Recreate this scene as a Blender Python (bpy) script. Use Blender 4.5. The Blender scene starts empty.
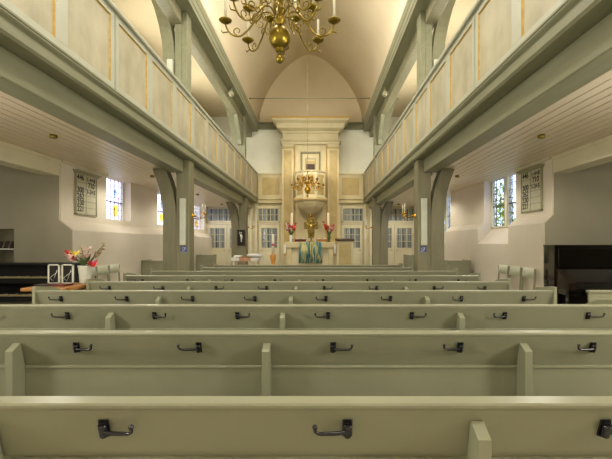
import bpy, math, random
from mathutils import Vector, Matrix
random.seed(7)
PI = math.pi
scn = bpy.context.scene
C = scn.collection

# ------------------------------------------------------------------ camera
cd = bpy.data.cameras.new('camera'); cam = bpy.data.objects.new('camera', cd); C.objects.link(cam)
cam.location = (0, 0, 1.37); cam.rotation_euler = (PI/2, 0, 0)
cd.sensor_width = 36; cd.lens = 36*400/612
cd.shift_x = -11.4/612; cd.shift_y = 13.5/612
cd.clip_start = 0.05; cd.clip_end = 200
scn.camera = cam
# ------------------------------------------------------------------ world
w = bpy.data.worlds.new('sky'); scn.world = w; w.use_nodes = True
nt = w.node_tree; nt.nodes.clear()
wo = nt.nodes.new('ShaderNodeOutputWorld'); bg = nt.nodes.new('ShaderNodeBackground')
bg.inputs[0].default_value = (0.86, 0.93, 1.0, 1); bg.inputs[1].default_value = 5.5
nt.links.new(bg.outputs[0], wo.inputs[0])
# ------------------------------------------------------------------ lights (unseen area lights added to brighten the room, at assumed openings)
def area(name, loc, rot, sx, sy, power, col):
    l = bpy.data.lights.new(name, 'AREA'); l.shape = 'RECTANGLE'; l.size = sx; l.size_y = sy
    l.energy = power; l.color = col
    o = bpy.data.objects.new(name, l); C.objects.link(o); o.location = loc; o.rotation_euler = rot
    return o
CX = -0.25                                    # centre line of the nave
DAY = (1.0, 0.97, 0.88)
GALLERY_FILL = [2.0, 5.2, 8.4, 11.3]                  # added fill lights along the galleries, at assumed unseen windows
VAULT_FILL = [0.3, 4.4, 8.0]                             # added fill lights under the vault, framed as invented dormers
SIDE_FILL = [0.5, 2.7]                             # added unseen side lights for the nearest pews, framed as windows
for s in (-1, 1):
    for y in GALLERY_FILL: area('gallery_fill', (CX+s*3.86, y, 4.65), (0, s*(PI/2+.28), 0), 1.7, 1.1, 115, DAY)
    for y in VAULT_FILL: area('vault_fill', (CX+s*1.22, y, 6.95), (0, s*PI/4, 0), .8, .9, 80 if y < 2 else 62, DAY)
    for y in SIDE_FILL: area('aisle_fill', (CX+s*3.88, y, 2.0), (0, s*(PI/2-.05), 0), .8, .8, 85 if y < 1 else 30, DAY)
    area('rear_aisle_fill', (CX+s*3.2, -2.92, 1.9), (PI/2, 0, 0), 0.9, 1.2, 6, DAY)  # added weak light from behind for the aisles, window assumed
    area('side_room_fill', (CX+s*6.8, 4.6, 1.75), (0, s*(PI/2+.15), 0), 1.2, 1.0, 14, DAY)  # added light for the side room, no known window there
for x in (-1.7, 1.2):
    area('rear_fill', (x, -2.92, 4.1), (PI/2+.35, 0, 0), 1.2, 2.6, 5, DAY)  # added weak light from behind the camera, windows assumed
scn.view_settings.view_transform = 'Standard'; scn.view_settings.look = 'None'
scn.view_settings.gamma = 1; scn.view_settings.use_curve_mapping = False
scn.view_settings.exposure = 0.1

# ------------------------------------------------------------------ materials
def srgb(r, g, b):
    f = lambda c: (c/255/12.92) if c/255 <= 0.04045 else ((c/255+0.055)/1.055)**2.4
    return (f(r), f(g), f(b), 1)
def mat(name, c, rough=0.5, c2=None, scale=4.0, bump=0.0, metal=0.0, spec=0.5, detail=3, stretch=None, coat=0):
    m = bpy.data.materials.new(name); m.use_nodes = True
    t = m.node_tree; b = t.nodes['Principled BSDF']
    b.inputs['Roughness'].default_value = rough; b.inputs['Metallic'].default_value = metal
    b.inputs['Specular IOR Level'].default_value = spec; b.inputs['Coat Weight'].default_value = coat
    if c2 is None: c2 = tuple(x*0.9 for x in c[:3])+(1,)
    tc = t.nodes.new('ShaderNodeTexCoord'); no = t.nodes.new('ShaderNodeTexNoise'); ra = t.nodes.new('ShaderNodeValToRGB')
    src = tc.outputs['Object']
    if stretch:
        mp = t.nodes.new('ShaderNodeMapping'); mp.inputs['Scale'].default_value = stretch
        t.links.new(src, mp.inputs[0]); src = mp.outputs[0]
    no.inputs['Scale'].default_value = scale; no.inputs['Detail'].default_value = detail
    ra.color_ramp.elements[0].position = 0.35; ra.color_ramp.elements[1].position = 0.65
    ra.color_ramp.elements[0].color = c2; ra.color_ramp.elements[1].color = c
    t.links.new(src, no.inputs['Vector']); t.links.new(no.outputs['Fac'], ra.inputs[0]); t.links.new(ra.outputs[0], b.inputs['Base Color'])
    if bump:
        bp = t.nodes.new('ShaderNodeBump'); bp.inputs['Strength'].default_value = bump; bp.inputs['Distance'].default_value = 0.01
        n2 = t.nodes.new('ShaderNodeTexNoise'); n2.inputs['Scale'].default_value = scale*6
        t.links.new(src, n2.inputs['Vector']); t.links.new(n2.outputs['Fac'], bp.inputs['Height']); t.links.new(bp.outputs[0], b.inputs['Normal'])
    return m
def emis(name, c, s):
    m = bpy.data.materials.new(name); m.use_nodes = True; b = m.node_tree.nodes['Principled BSDF']
    b.inputs['Base Color'].default_value = c; b.inputs['Emission Color'].default_value = c; b.inputs['Emission Strength'].default_value = s
    return m
def glassy(name, c, c2=None, scale=12, trans=0.85):
    m = bpy.data.materials.new(name); m.use_nodes = True; t = m.node_tree; t.nodes.clear()
    o = t.nodes.new('ShaderNodeOutputMaterial'); mx = t.nodes.new('ShaderNodeMixShader'); tr = t.nodes.new('ShaderNodeBsdfTransparent')
    gl = t.nodes.new('ShaderNodeBsdfGlossy'); gl.inputs['Roughness'].default_value = 0.08
    tc = t.nodes.new('ShaderNodeTexCoord'); vo = t.nodes.new('ShaderNodeTexNoise'); vo.inputs['Scale'].default_value = scale
    ra = t.nodes.new('ShaderNodeValToRGB'); ra.color_ramp.elements[0].position = .42; ra.color_ramp.elements[1].position = .6
    ra.color_ramp.elements[0].color = c2 or c; ra.color_ramp.elements[1].color = c
    t.links.new(tc.outputs['Object'], vo.inputs['Vector']); t.links.new(vo.outputs['Fac'], ra.inputs[0]); t.links.new(ra.outputs[0], tr.inputs[0])
    mx.inputs[0].default_value = 0.05; t.links.new(tr.outputs[0], mx.inputs[1]); t.links.new(gl.outputs[0], mx.inputs[2]); t.links.new(mx.outputs[0], o.inputs[0])
    return m
M = {}
M['pew'] = mat('pew_paint', srgb(142,142,117), 0.34, srgb(136,136,111), 2.5, 0.04)
M['post'] = mat('post_paint', srgb(134,130,102), 0.5, srgb(124,120,92), 3, 0.08, stretch=(4,4,.6))
M['beam'] = mat('beam_paint', srgb(138,138,112), 0.45, srgb(129,129,103), 3, 0.06, stretch=(4,.5,4))
M['parapet'] = mat('parapet_paint', srgb(180,181,163), 0.45, srgb(173,174,155), 3, 0.04)
M['marble'] = mat('marbled_panel', srgb(184,176,150), 0.5, srgb(160,153,127), 2.2, 0.05, detail=6, stretch=(1,1.6,1))
M['marble_warm'] = mat('marbled_panel_warm', srgb(194,176,124), 0.5, srgb(176,158,106), 3.2, 0.05, detail=6)
M['stone_warm'] = mat('altar_paint', srgb(212,202,164), 0.5, srgb(202,190,150), 2.5, 0.04)
M['altar_gold'] = mat('altar_gold_moulding', srgb(206,170,84), 0.45, srgb(190,150,66), 8)
M['gold'] = mat('gold_bead', srgb(200,166,78), 0.4, srgb(182,148,62), 20, metal=0.0)
M['chair'] = mat('chair_back_paint', srgb(206,208,184), 0.45, srgb(198,200,176), 4)
M['vault'] = mat('vault_plaster', srgb(236,221,190), 0.8, srgb(230,213,180), 1.0, 0.03)
M['gallery_plaster'] = mat('gallery_plaster', srgb(206,190,156), 0.8, srgb(198,182,146), 1.2, 0.03)
M['plaster'] = mat('wall_plaster', srgb(232,222,202), 0.8, srgb(226,214,192), 1.2, 0.05)
M['plaster_low'] = mat('lower_wall_plaster', srgb(228,218,200), 0.8, srgb(220,210,190), 1.2, 0.05)
M['shade_grey'] = mat('shade_grey_plaster', srgb(168,162,140), 0.85, srgb(160,154,132), 1.2, 0.04)  # wall's lack of light put into its colour; plain grey on knee panel
M['white_wall'] = mat('chancel_wall_plaster', srgb(232,232,214), 0.8, srgb(226,224,204), 1.5, 0.03)
M['planks'] = mat('plank_paint', srgb(228,214,190), 0.3, srgb(220,204,178), 2, 0.05, stretch=(3,.5,3))
M['cream'] = mat('cream_paint', srgb(226,218,186), 0.5, srgb(216,208,174), 2, 0.03)
M['door'] = mat('door_paint', srgb(226,220,190), 0.45, srgb(218,210,178), 2.5)
M['floor'] = mat('stone_floor', srgb(176,170,156), 0.6, srgb(158,152,138), 1.6, 0.1)
M['iron'] = mat('black_iron', srgb(16,18,26), 0.22, srgb(10,11,16), 30, 0.1, spec=0.7)
M['brass'] = mat('brass', srgb(164,142,60), 0.3, srgb(126,108,42), 10, metal=1.0)
M['brass_bright'] = mat('polished_brass', srgb(236,190,70), 0.2, srgb(210,160,50), 10, metal=1.0)
M['candle'] = mat('candle_wax', srgb(240,236,214), 0.5, srgb(232,226,200), 8)
M['white'] = mat('white_lacquer', srgb(226,228,214), 0.45, srgb(218,220,206), 6)
M['sp_white'] = mat('speaker_paint', srgb(204,206,188), 0.5, srgb(196,198,180), 6)
M['black'] = mat('piano_black', srgb(18,14,12), 0.06, srgb(14,11,10), 3, coat=0.6)
M['organ_black'] = mat('organ_black', srgb(16,13,10), 0.8, srgb(12,10,8), 5)
M['walnut'] = mat('polished_walnut', srgb(60,46,36), 0.15, srgb(40,30,22), 6, stretch=(1,1,.3), detail=6)
M['keys'] = mat('key_ivory', srgb(170,160,120), 0.5, srgb(160,150,110), 30)
M['wood'] = mat('orange_wood', srgb(176,122,62), 0.45, srgb(146,98,46), 6, stretch=(6,1,1))
M['dark_wood'] = mat('dark_wood', srgb(74,50,34), 0.5, srgb(58,38,26), 6, stretch=(4,1,1))
M['linen'] = mat('white_linen', srgb(236,234,226), 0.8, srgb(224,222,212), 20, 0.2)
M['pinkstone'] = mat('pink_brown_cloth', srgb(196,150,116), 0.8, srgb(180,134,102), 12)
M['board'] = mat('hymn_board_paint', srgb(206,202,172), 0.55, srgb(196,192,162), 6)
M['board_frame'] = mat('hymn_board_frame', srgb(160,156,124), 0.5, srgb(150,146,114), 5)
M['ink'] = mat('dark_lettering', srgb(52,40,30), 0.6, srgb(44,32,24), 9)
M['line'] = mat('thin_ruled_line', srgb(128,122,92), 0.6, srgb(118,112,84), 9)
M['blue'] = mat('sign_blue', srgb(48,76,150), 0.4, srgb(42,68,140), 9)
M['bronze'] = mat('bronze', srgb(156,134,74), 0.4, srgb(112,94,50), 14, 0.3, metal=0.8)
M['bronze_light'] = mat('pale_bronze', srgb(190,170,90), 0.35, srgb(160,140,70), 14, metal=0.8)  # paler bronze for the relief figure
M['green'] = mat('leaf_green', srgb(86,110,48), 0.6, srgb(60,84,34), 12)
M['red'] = mat('petal_red', srgb(214,44,40), 0.6, srgb(186,28,34), 20)
M['pink'] = mat('petal_pink', srgb(226,96,130), 0.6, srgb(206,66,106), 20)
M['orange'] = mat('petal_orange', srgb(240,110,50), 0.6, srgb(226,84,38), 20)
M['yellow'] = mat('petal_yellow', srgb(232,206,70), 0.6, srgb(212,184,54), 20)
M['palepink'] = mat('petal_pale', srgb(240,214,206), 0.6, srgb(228,190,186), 20)
M['glass_pale'] = glassy('pale_leaded_glass', (0.82,0.79,0.88,1), (0.70,0.67,0.82,1), 9)
M['glass_right'] = glassy('greyish_leaded_glass', (0.70,0.74,0.86,1), (0.46,0.50,0.64,1), 22)
M['glass_blue'] = glassy('blue_shield_glass', (0.35,0.55,0.80,1), (0.8,0.88,0.85,1), 16)
M['glass_yellow'] = glassy('yellow_shield_glass', (1.0,0.93,0.30,1), (0.95,0.72,0.15,1), 18)
M['lead'] = mat('lead_came', srgb(92,88,92), 0.6, srgb(80,76,80), 20)
M['door_glass'] = glassy('door_window_glass', (0.8,0.84,0.88,1), None, 5)
M['curtain'] = mat('curtain_cloth', srgb(236,232,218), 0.9, srgb(100,98,98), 7, 0.0, stretch=(3.2,1,.05), detail=2)
_r = [n for n in M['curtain'].node_tree.nodes if n.type == 'VALTORGB'][0]; _r.color_ramp.elements[0].position = .36; _r.color_ramp.elements[1].position = .52
M['light_wood'] = mat('light_orange_wood', srgb(224,158,76), 0.45, srgb(204,136,58), 6)
M['beige'] = mat('petal_beige', srgb(196,176,140), 0.7, srgb(166,140,108), 20)
M['dark'] = mat('dark_void', srgb(40,38,36), 0.9, srgb(32,30,28), 5)
M['lampglow'] = emis('lamp_glow', (1,0.86,0.6,1), 1.6)
M['lamp_off'] = mat('unlit_lamp_glass', srgb(190,180,140), 0.15, srgb(180,168,124), 9)
M['paper'] = mat('paper', srgb(236,232,216), 0.7, srgb(226,222,206), 10)
M['red_felt'] = mat('dark_red_leather', srgb(96,30,22), 0.45, srgb(76,22,16), 8)
M['foliage'] = mat('outdoor_foliage', srgb(206,214,90), 0.7, srgb(150,180,70), 5)
M['ground'] = mat('outdoor_grass', srgb(96,120,60), 0.9, srgb(76,100,44), 3)
M['brick'] = mat('outdoor_brick', srgb(150,110,90), 0.9, srgb(130,92,76), 8)
# banded altar cloth
def striped():
    m = bpy.data.materials.new('parament_cloth'); m.use_nodes = True; t = m.node_tree; b = t.nodes['Principled BSDF']
    b.inputs['Roughness'].default_value = 0.8
    tc = t.nodes.new('ShaderNodeTexCoord'); mp = t.nodes.new('ShaderNodeMapping'); mp.inputs['Scale'].default_value = (9, 1, 1.6); mp.inputs['Rotation'].default_value = (0, 0.22, 0)
    no = t.nodes.new('ShaderNodeTexNoise'); no.inputs['Scale'].default_value = 1.15; no.inputs['Detail'].default_value = 1.5; no.inputs['Distortion'].default_value = 0.6
    ra = t.nodes.new('ShaderNodeValToRGB'); ra.color_ramp.interpolation = 'CONSTANT'
    cols = [(0.0,(60,110,112)),(0.42,(110,150,138)),(0.47,(176,176,120)),(0.53,(224,212,150)),(0.57,(140,168,150)),(0.62,(70,124,132))]
    e = ra.color_ramp.elements
    e[0].position = 0; e[0].color = srgb(*cols[0][1]); e[1].position = cols[1][0]; e[1].color = srgb(*cols[1][1])
    for p, c in cols[2:]:
        k = e.new(p); k.color = srgb(*c)
    t.links.new(tc.outputs['Object'], mp.inputs[0]); t.links.new(mp.outputs[0], no.inputs['Vector']); t.links.new(no.outputs['Fac'], ra.inputs[0]); t.links.new(ra.outputs[0], b.inputs['Base Color'])
    return m
M['parament'] = striped()

# ------------------------------------------------------------------ mesh helpers
class MB:
    def __init__(s): s.v = []; s.f = []; s.sm = []
    def add(s, vs, fs, smooth=False):
        n = len(s.v); s.v += [tuple(p) for p in vs]
        for f in fs: s.f.append(tuple(i+n for i in f)); s.sm.append(smooth)
        return s
    def box(s, x0, x1, y0, y1, z0, z1):
        x0, x1 = sorted((x0, x1)); y0, y1 = sorted((y0, y1)); z0, z1 = sorted((z0, z1))
        return s.add([(x0,y0,z0),(x1,y0,z0),(x1,y1,z0),(x0,y1,z0),(x0,y0,z1),(x1,y0,z1),(x1,y1,z1),(x0,y1,z1)],
                     [(0,3,2,1),(4,5,6,7),(0,1,5,4),(1,2,6,5),(2,3,7,6),(3,0,4,7)])
    def prism(s, pts, a, b, axis='y'):
        """pts: 2D polygon; axis x: (y,z), y: (x,z), z: (x,y)"""
        k = len(pts)
        area2 = sum(pts[i][0]*pts[(i+1)%k][1]-pts[(i+1)%k][0]*pts[i][1] for i in range(k))
        if area2 < 0: pts = pts[::-1]
        if a > b: a, b = b, a
        if axis == 'y': P = lambda p, t: (p[0], t, p[1])
        elif axis == 'x': P = lambda p, t: (t, p[0], p[1])
        else: P = lambda p, t: (p[0], p[1], t)
        vs = [P(p, a) for p in pts]+[P(p, b) for p in pts]
        fs = [tuple(range(k))[::-1], tuple(range(k, 2*k))]+[(i, (i+1)%k, k+(i+1)%k, k+i) for i in range(k)]
        if axis == 'y': fs = [f[::-1] for f in fs]
        return s.add(vs, fs)
    def lathe(s, prof, c=(0,0,0), n=16, smooth=True, axis='z'):
        vs = []; fs = []
        for r, z in prof:
            for i in range(n):
                a = 2*PI*(i+.5)/n; p = (r*math.cos(a), r*math.sin(a), z)
                if axis == 'y': p = (p[0], p[2], p[1])
                if axis == 'x': p = (p[2], p[0], p[1])
                vs.append((p[0]+c[0], p[1]+c[1], p[2]+c[2]))
        m = len(prof)
        for j in range(m-1):
            for i in range(n):
                q = (j*n+i, j*n+(i+1)%n, (j+1)*n+(i+1)%n, (j+1)*n+i)
                fs.append(q if axis != 'y' else q[::-1])
        s.add(vs, fs, smooth)
        lo = tuple(range(n))[::-1]; hi = tuple(range((m-1)*n, m*n)); k = len(s.v)-len(vs)
        for f in (lo, hi):
            s.f.append(tuple(i+k for i in (f if axis != 'y' else f[::-1]))); s.sm.append(False)
        return s
    def ball(s, c, r, n=12, m=8, sz=1.0):
        return s.lathe([(max(r*math.sin(PI*j/m), 1e-4), -r*sz*math.cos(PI*j/m)) for j in range(m+1)], c, n)
    def tube(s, pts, r, n=8):
        pts = [Vector(p) for p in pts]; R = r if isinstance(r, (list, tuple)) else [r]*len(pts)
        vs = []; up = None
        for i, p in enumerate(pts):
            d = (pts[min(i+1, len(pts)-1)]-pts[max(i-1, 0)]).normalized()
            if up is None: up = Vector((0,0,1)) if abs(d.z) < .9 else Vector((1,0,0))
            a = d.cross(up).normalized(); b = a.cross(d).normalized(); up = b
            for k in range(n):
                t = 2*PI*k/n; vs.append(p+a*math.cos(t)*R[i]+b*math.sin(t)*R[i])
        fs = []
        for i in range(len(pts)-1):
            for k in range(n): fs.append((i*n+k, (i+1)*n+k, (i+1)*n+(k+1)%n, i*n+(k+1)%n))
        s.add(vs, fs, True)
        k0 = len(s.v)-len(vs); L = len(pts)-1
        s.f.append(tuple(k0+i for i in range(n))); s.sm.append(False)
        s.f.append(tuple(k0+L*n+i for i in range(n))[::-1]); s.sm.append(False)
        return s
def smooth_path(P, k=5):
    P = [Vector(p) for p in P]; out = []
    for i in range(len(P)-1):
        p0 = P[max(i-1,0)]; p1 = P[i]; p2 = P[i+1]; p3 = P[min(i+2, len(P)-1)]
        for j in range(k):
            t = j/k
            out.append(0.5*((2*p1)+(-p0+p2)*t+(2*p0-5*p1+4*p2-p3)*t*t+(-p0+3*p1-3*p2+p3)*t**3))
    return out+[P[-1]]
def wloc(o):
    v = Vector((0,0,0))
    while o: v += o.location; o = o.parent
    return v
def obj(name, mb, m, parent=None, local=False, bevel=0, seg=2):
    me = bpy.data.meshes.new(name)
    vs = mb.v; loc = Vector((0,0,0))
    if parent is not None:
        if not local:
            off = wloc(parent); vs = [(p[0]-off.x, p[1]-off.y, p[2]-off.z) for p in vs]
    else:
        xs = [p[0] for p in vs]; ys = [p[1] for p in vs]; zs = [p[2] for p in vs]
        loc = Vector(((min(xs)+max(xs))/2, (min(ys)+max(ys))/2, min(zs))); vs = [(p[0]-loc.x, p[1]-loc.y, p[2]-loc.z) for p in vs]
    me.from_pydata(vs, [], mb.f); me.polygons.foreach_set('use_smooth', mb.sm)
    me.materials.append(m if not isinstance(m, str) else M[m]); me.update()
    o = bpy.data.objects.new(name, me); C.objects.link(o); o.location = loc; o.parent = parent
    if bevel:
        b = o.modifiers.new('bevel', 'BEVEL'); b.width = bevel; b.segments = seg; b.limit_method = 'ANGLE'; b.angle_limit = 0.6
    return o
def struct(name, mb, m, bevel=0, parent=None):
    o = obj(name, mb, m, parent, bevel=bevel)
    if parent is None: o['kind'] = 'structure'
    return o
def thing(name, label, cat, loc=(0,0,0), rz=0, group=None):
    o = bpy.data.objects.new(name, None); o.empty_display_size = .1; C.objects.link(o); o.location = loc; o.rotation_euler = (0,0,rz)
    tag(o, label, cat, group); return o
def tag(o, label, cat, group=None):
    o['label'] = label; o['category'] = cat
    if group: o['group'] = group
    return o
KIDS = lambda o: [c for c in bpy.data.objects if c.parent == o]
def copy_tree(o, parent=None):
    c = o.copy(); C.objects.link(c); c.parent = parent
    for ch in KIDS(o): copy_tree(ch, c)
    return c
def X(s, dx): return CX+s*dx
def side(s): return 'left' if s < 0 else 'right'
def textmesh(txt, size, M4):
    cu = bpy.data.curves.new('t', 'FONT'); cu.body = txt; cu.size = size; cu.extrude = 0.0015; cu.offset = size*0.02
    to = bpy.data.objects.new('t', cu); C.objects.link(to); bpy.context.view_layer.update()
    me = bpy.data.meshes.new_from_object(to.evaluated_get(bpy.context.evaluated_depsgraph_get()))
    mb = MB(); mb.add([M4 @ Vector((v.co.x*.98, v.co.y, v.co.z)) for v in me.vertices], [tuple(p.vertices) for p in me.polygons])
    bpy.data.objects.remove(to); bpy.data.curves.remove(cu); bpy.data.meshes.remove(me)
    return mb

YB = 15.0; YF = -3.0; ZV = 5.86; HW = 1.97
# ================================================================== STRUCTURE
struct('floor', MB().box(X(-1,7), X(1,7), YF-.3, YB+.6, -.1, 0), 'floor')
b = MB()
b.box(X(-1,1.9), X(1,1.9), 12.0, YB, 0, .16); b.box(X(-1,1.5), X(1,1.5), 12.9, YB, .16, .32)
struct('floor', b, 'floor', .01)
# vault over the nave
b = MB(); n = 40; vs = []; fs = []
for j, y in enumerate((YF, YB)):
    for i in range(n+1):
        a = PI*i/n; vs.append((CX-HW*math.cos(a), y, ZV+1.75*math.sin(a)))
for i in range(n): fs.append((i, i+1, n+1+i+1, n+1+i))
b.add(vs, fs, True)
o = struct('ceiling', b, 'vault')
sol = o.modifiers.new('s', 'SOLIDIFY'); sol.thickness = .08; sol.offset = 0
# end walls of the nave
b = MB().box(X(-1,4.5), X(1,4.5), YB, YB+.3, 0, 3.9)
struct('wall_back', b, 'cream')
struct('wall_back', MB().box(X(-1,4.5), X(1,4.5), YB, YB+.3, 3.9, 6.2), 'white_wall')
b = MB(); pts = [(X(1,HW+.05), 5.86)]+[(CX+(HW+.05)*math.cos(PI*i/30), 5.86+1.8*math.sin(PI*i/30)) for i in range(1, 30)]+[(X(-1,HW+.05), 5.86)]
b.prism(pts, YB, YB+.3, 'y'); struct('wall_back', b, 'vault')
b = MB(); vs = []; fs = []; n = 24
for i in range(n+1):
    a = PI/2*i/n; yy = YB-2.3*(1-math.cos(a)); zz = ZV+1.75*math.sin(a); hw = HW*math.cos(math.asin(min(1, (zz-ZV)/1.75)))
    vs += [(CX-hw, yy, zz), (CX+hw, yy, zz)]
for i in range(n): fs.append((i*2, i*2+1, i*2+3, i*2+2))
b.add(vs, fs, True); struct('ceiling', b, 'vault')
# rear wall with frames added round the unseen fill lights
b = MB(); b.box(X(-1,7), X(1,7), YF-.3, YF-.02, 0, 7.8); struct('wall_front', b, 'plaster')
k = 1
def fill_frame(n, x0, x1, y, z0, z1):
    f = MB(); t = .06
    f.box(x0-t, x0, y, y+.06, z0-t, z1+t); f.box(x1, x1+t, y, y+.06, z0-t, z1+t); f.box(x0-t, x1+t, y, y+.06, z0-t, z0); f.box(x0-t, x1+t, y, y+.06, z1, z1+t)
    return f
for x in (-1.7, 1.2):
    struct('window_%d'%k, fill_frame(k, x-.6, x+.6, YF-.02, 2.8, 5.4), 'white'); k += 1  # frame added round the unseen rear light
for s in (-1, 1):
    struct('window_%d'%k, fill_frame(k, X(s,3.2)-.45, X(s,3.2)+.45, YF-.02, 1.3, 2.5), 'white'); k += 1  # frame added round the unseen rear aisle light
# side walls: thin upper wall, thicker lower wall with a sloping ledge between them
LW = {-1: [(7.9,8.94),(10.43,11.5),(13.5,14.75)], 1: [(7.40,8.80),(11.05,12.7)]}
ZT = {-1: 1.744, 1: 1.81}; ZB = {-1: 1.575, 1: 1.68}; DL = {-1: 3.70, 1: 3.78}; YE = {-1: 6.5, 1: 6.26}
for s in (-1, 1):
    nm = 'wall_'+side(s); zt, zb, dl, ye = ZT[s], ZB[s], DL[s], YE[s]
    xi, xo, xl = X(s,3.92), X(s,4.16), X(s,dl); b = MB()
    ys = [ye]+[v for p in LW[s] for v in p]+[YB]
    for i in range(0, len(ys), 2): b.box(xi, xo, ys[i], ys[i+1], zt, 2.9)
    if s < 0:
        for (y0, y1) in LW[s]: b.box(xi, xo, y0, y1, zt, 1.84)
    for (y0, y1) in LW[s]: b.box(xi, xo, y0, y1, 2.72, 2.9)
    struct(nm, b, 'plaster')
    b = MB()
    segs = [(ye, YB)] if s < 0 else [(ys[i], ys[i+1]) for i in range(0, len(ys), 2)]
    for (y0, y1) in segs:
        b.prism([(xl,0 if s < 0 else 1.35),(xl,zb),(xl-s*-.02,zb+.02),(xi,zt),(xo,zt),(xo,0 if s < 0 else 1.35)], y0, y1, 'y')
    if s > 0:
        b.box(xl, xo, ye, YB, 0, 1.35)
        for (y0, y1) in LW[s]: b.prism([(xl,1.35),(X(s,4.11),1.69),(xo,1.69),(xo,1.35)], y0, y1, 'y')
    struct(nm, b, 'plaster_low')
    b = MB()
    if s < 0:
        b.box(xo, X(s,4.68), ye, ye+.3, 0, 1.6); b.box(X(s,5.3), X(s,7), ye, ye+.3, 0, 1.6); b.box(X(s,4.68), X(s,5.3), ye, ye+.3, 0, .85)
        b.box(X(s,4.6), X(s,5.4), ye+.3, ye+.35, 0, 1.7); b.box(xo, X(s,7), ye, ye+.3, 1.6, 2.9)
    else: b.box(xo, X(s,7), ye, ye+.3, 0, 2.9)
    b.box(X(s,3.95), xo, ye-.012, ye, zt, 2.9); b.box(X(s,dl+.03), xo, ye-.012, ye, 0, zb)  # thin grey skins colour the unlit wall end as shade
    b.prism([(X(s,dl+.03),zb),(X(s,3.95),zt),(xo,zt),(xo,zb)], ye-.012, ye, 'y')
    b.box(X(s,6.9), X(s,7.1), YF, ye, 0, 2.9)
    struct(nm, b, 'shade_grey')
    sw = MB(); ycur = YF
    for y in SIDE_FILL:
        sw.box(X(s,3.92), X(s,4.2), ycur, y-.6, 0, 2.459); sw.box(X(s,3.92), X(s,4.2), y-.6, y+.6, 0, 1.45); ycur = y+.6
    sw.box(X(s,3.92), X(s,4.2), ycur, 4.0, 0, 2.459); struct(nm, sw, 'plaster')
    for y in SIDE_FILL:
        f = MB(); xa, xb = X(s,3.9), X(s,3.96)
        f.box(xa, xb, y-.66, y-.6, 1.39, 2.6).box(xa, xb, y+.6, y+.66, 1.39, 2.6).box(xa, xb, y-.66, y+.66, 1.39, 1.45).box(xa, xb, y-.66, y+.66, 2.55, 2.6)
        struct('window_%d'%k, f, 'white'); k += 1  # frame added for the side light beside the near pews
    for y in VAULT_FILL:
        f = MB(); m4 = Matrix.Translation((CX+s*1.28, y, 7.01)) @ Matrix.Rotation(s*PI/4, 4, 'Y')
        f.box(-.46,-.4,-.51,.51,-.03,.05).box(.4,.46,-.51,.51,-.03,.05).box(-.46,.46,-.51,-.45,-.03,.05).box(-.46,.46,.45,.51,-.03,.05)
        f.v = [tuple(m4 @ Vector(v)) for v in f.v]; struct('window_%d'%k, f, 'white'); k += 1  # invented dormer frame, added for the light under the vault
    for y in (4.6,):
        f = MB(); xa, xb = X(s,6.9), X(s,6.84)
        f.box(xa, xb, y-.76, y-.7, 1.09, 2.41).box(xa, xb, y+.7, y+.76, 1.09, 2.41).box(xa, xb, y-.76, y+.76, 1.09, 1.15).box(xa, xb, y-.76, y+.76, 2.35, 2.41)
        struct('window_%d'%k, f, 'white'); k += 1  # frame added for the unseen side room light
    struct('ceiling', MB().box(X(s,3.92), X(s,7.1), YF, ye, 2.9, 3.0), 'plaster')
    # header beam over the side room opening
    struct('trim_%d'%(1 if s < 0 else 2), MB().box(X(s,3.92), X(s,4.2), YF, ye-.013, 2.46, 2.72).box(X(s,3.9), X(s,3.92), YF, ye-.013, 2.66, 2.72), 'cream', .01)
    # gallery wall, ceiling
    struct(nm, MB().box(X(s,3.92), X(s,4.1), YF, YB, 3.02, 6.2), 'gallery_plaster')
    struct('ceiling', MB().box(X(s,2.2), X(s,3.95), YF, YB, 6.1, 6.2).box(X(s,2.1), X(s,2.24), YF, YB, 5.86, 6.2), 'gallery_plaster')
    for y in GALLERY_FILL:
        f = MB(); xa, xb = X(s,3.9), X(s,3.84)
        f.box(xa, xb, y-.61, y-.55, 3.74, 5.76).box(xa, xb, y+.55, y+.61, 3.74, 5.76).box(xa, xb, y-.61, y+.61, 3.74, 3.8).box(xa, xb, y-.61, y+.61, 5.7, 5.76)
        struct('window_%d'%k, f, 'white'); k += 1  # frame added for the gallery light, window assumed
    # gallery floor and its planked underside
    struct('ceiling', MB().box(X(s,2.101), X(s,4.1), YF, YB, 2.88, 3.02), 'beam')
    b = MB(); d = 2.41; wd = .1255
    while d < 3.90:
        x0, x1 = X(s,d+.003), X(s,min(d+wd-.003, 3.92)); x0, x1 = sorted((x0, x1))
        b.prism([(x0+.006,2.72),(x1-.006,2.72),(x1,2.73),(x1,2.76),(x0,2.76),(x0,2.73)], YF, YB, 'y'); d += wd
    struct('ceiling', b, 'planks')
    struct('ceiling', MB().box(X(s,2.41), X(s,3.92), YF, YB, 2.765, 2.8), 'planks')
    # cove moulding plank/wall
    for (y0, y1) in [(ye, LW[s][0][0])]:
        struct('trim_%d'%(3 if s < 0 else 4), MB().box(X(s,3.88), X(s,3.92), y0, y1, 2.68, 2.72), 'cream')

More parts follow.
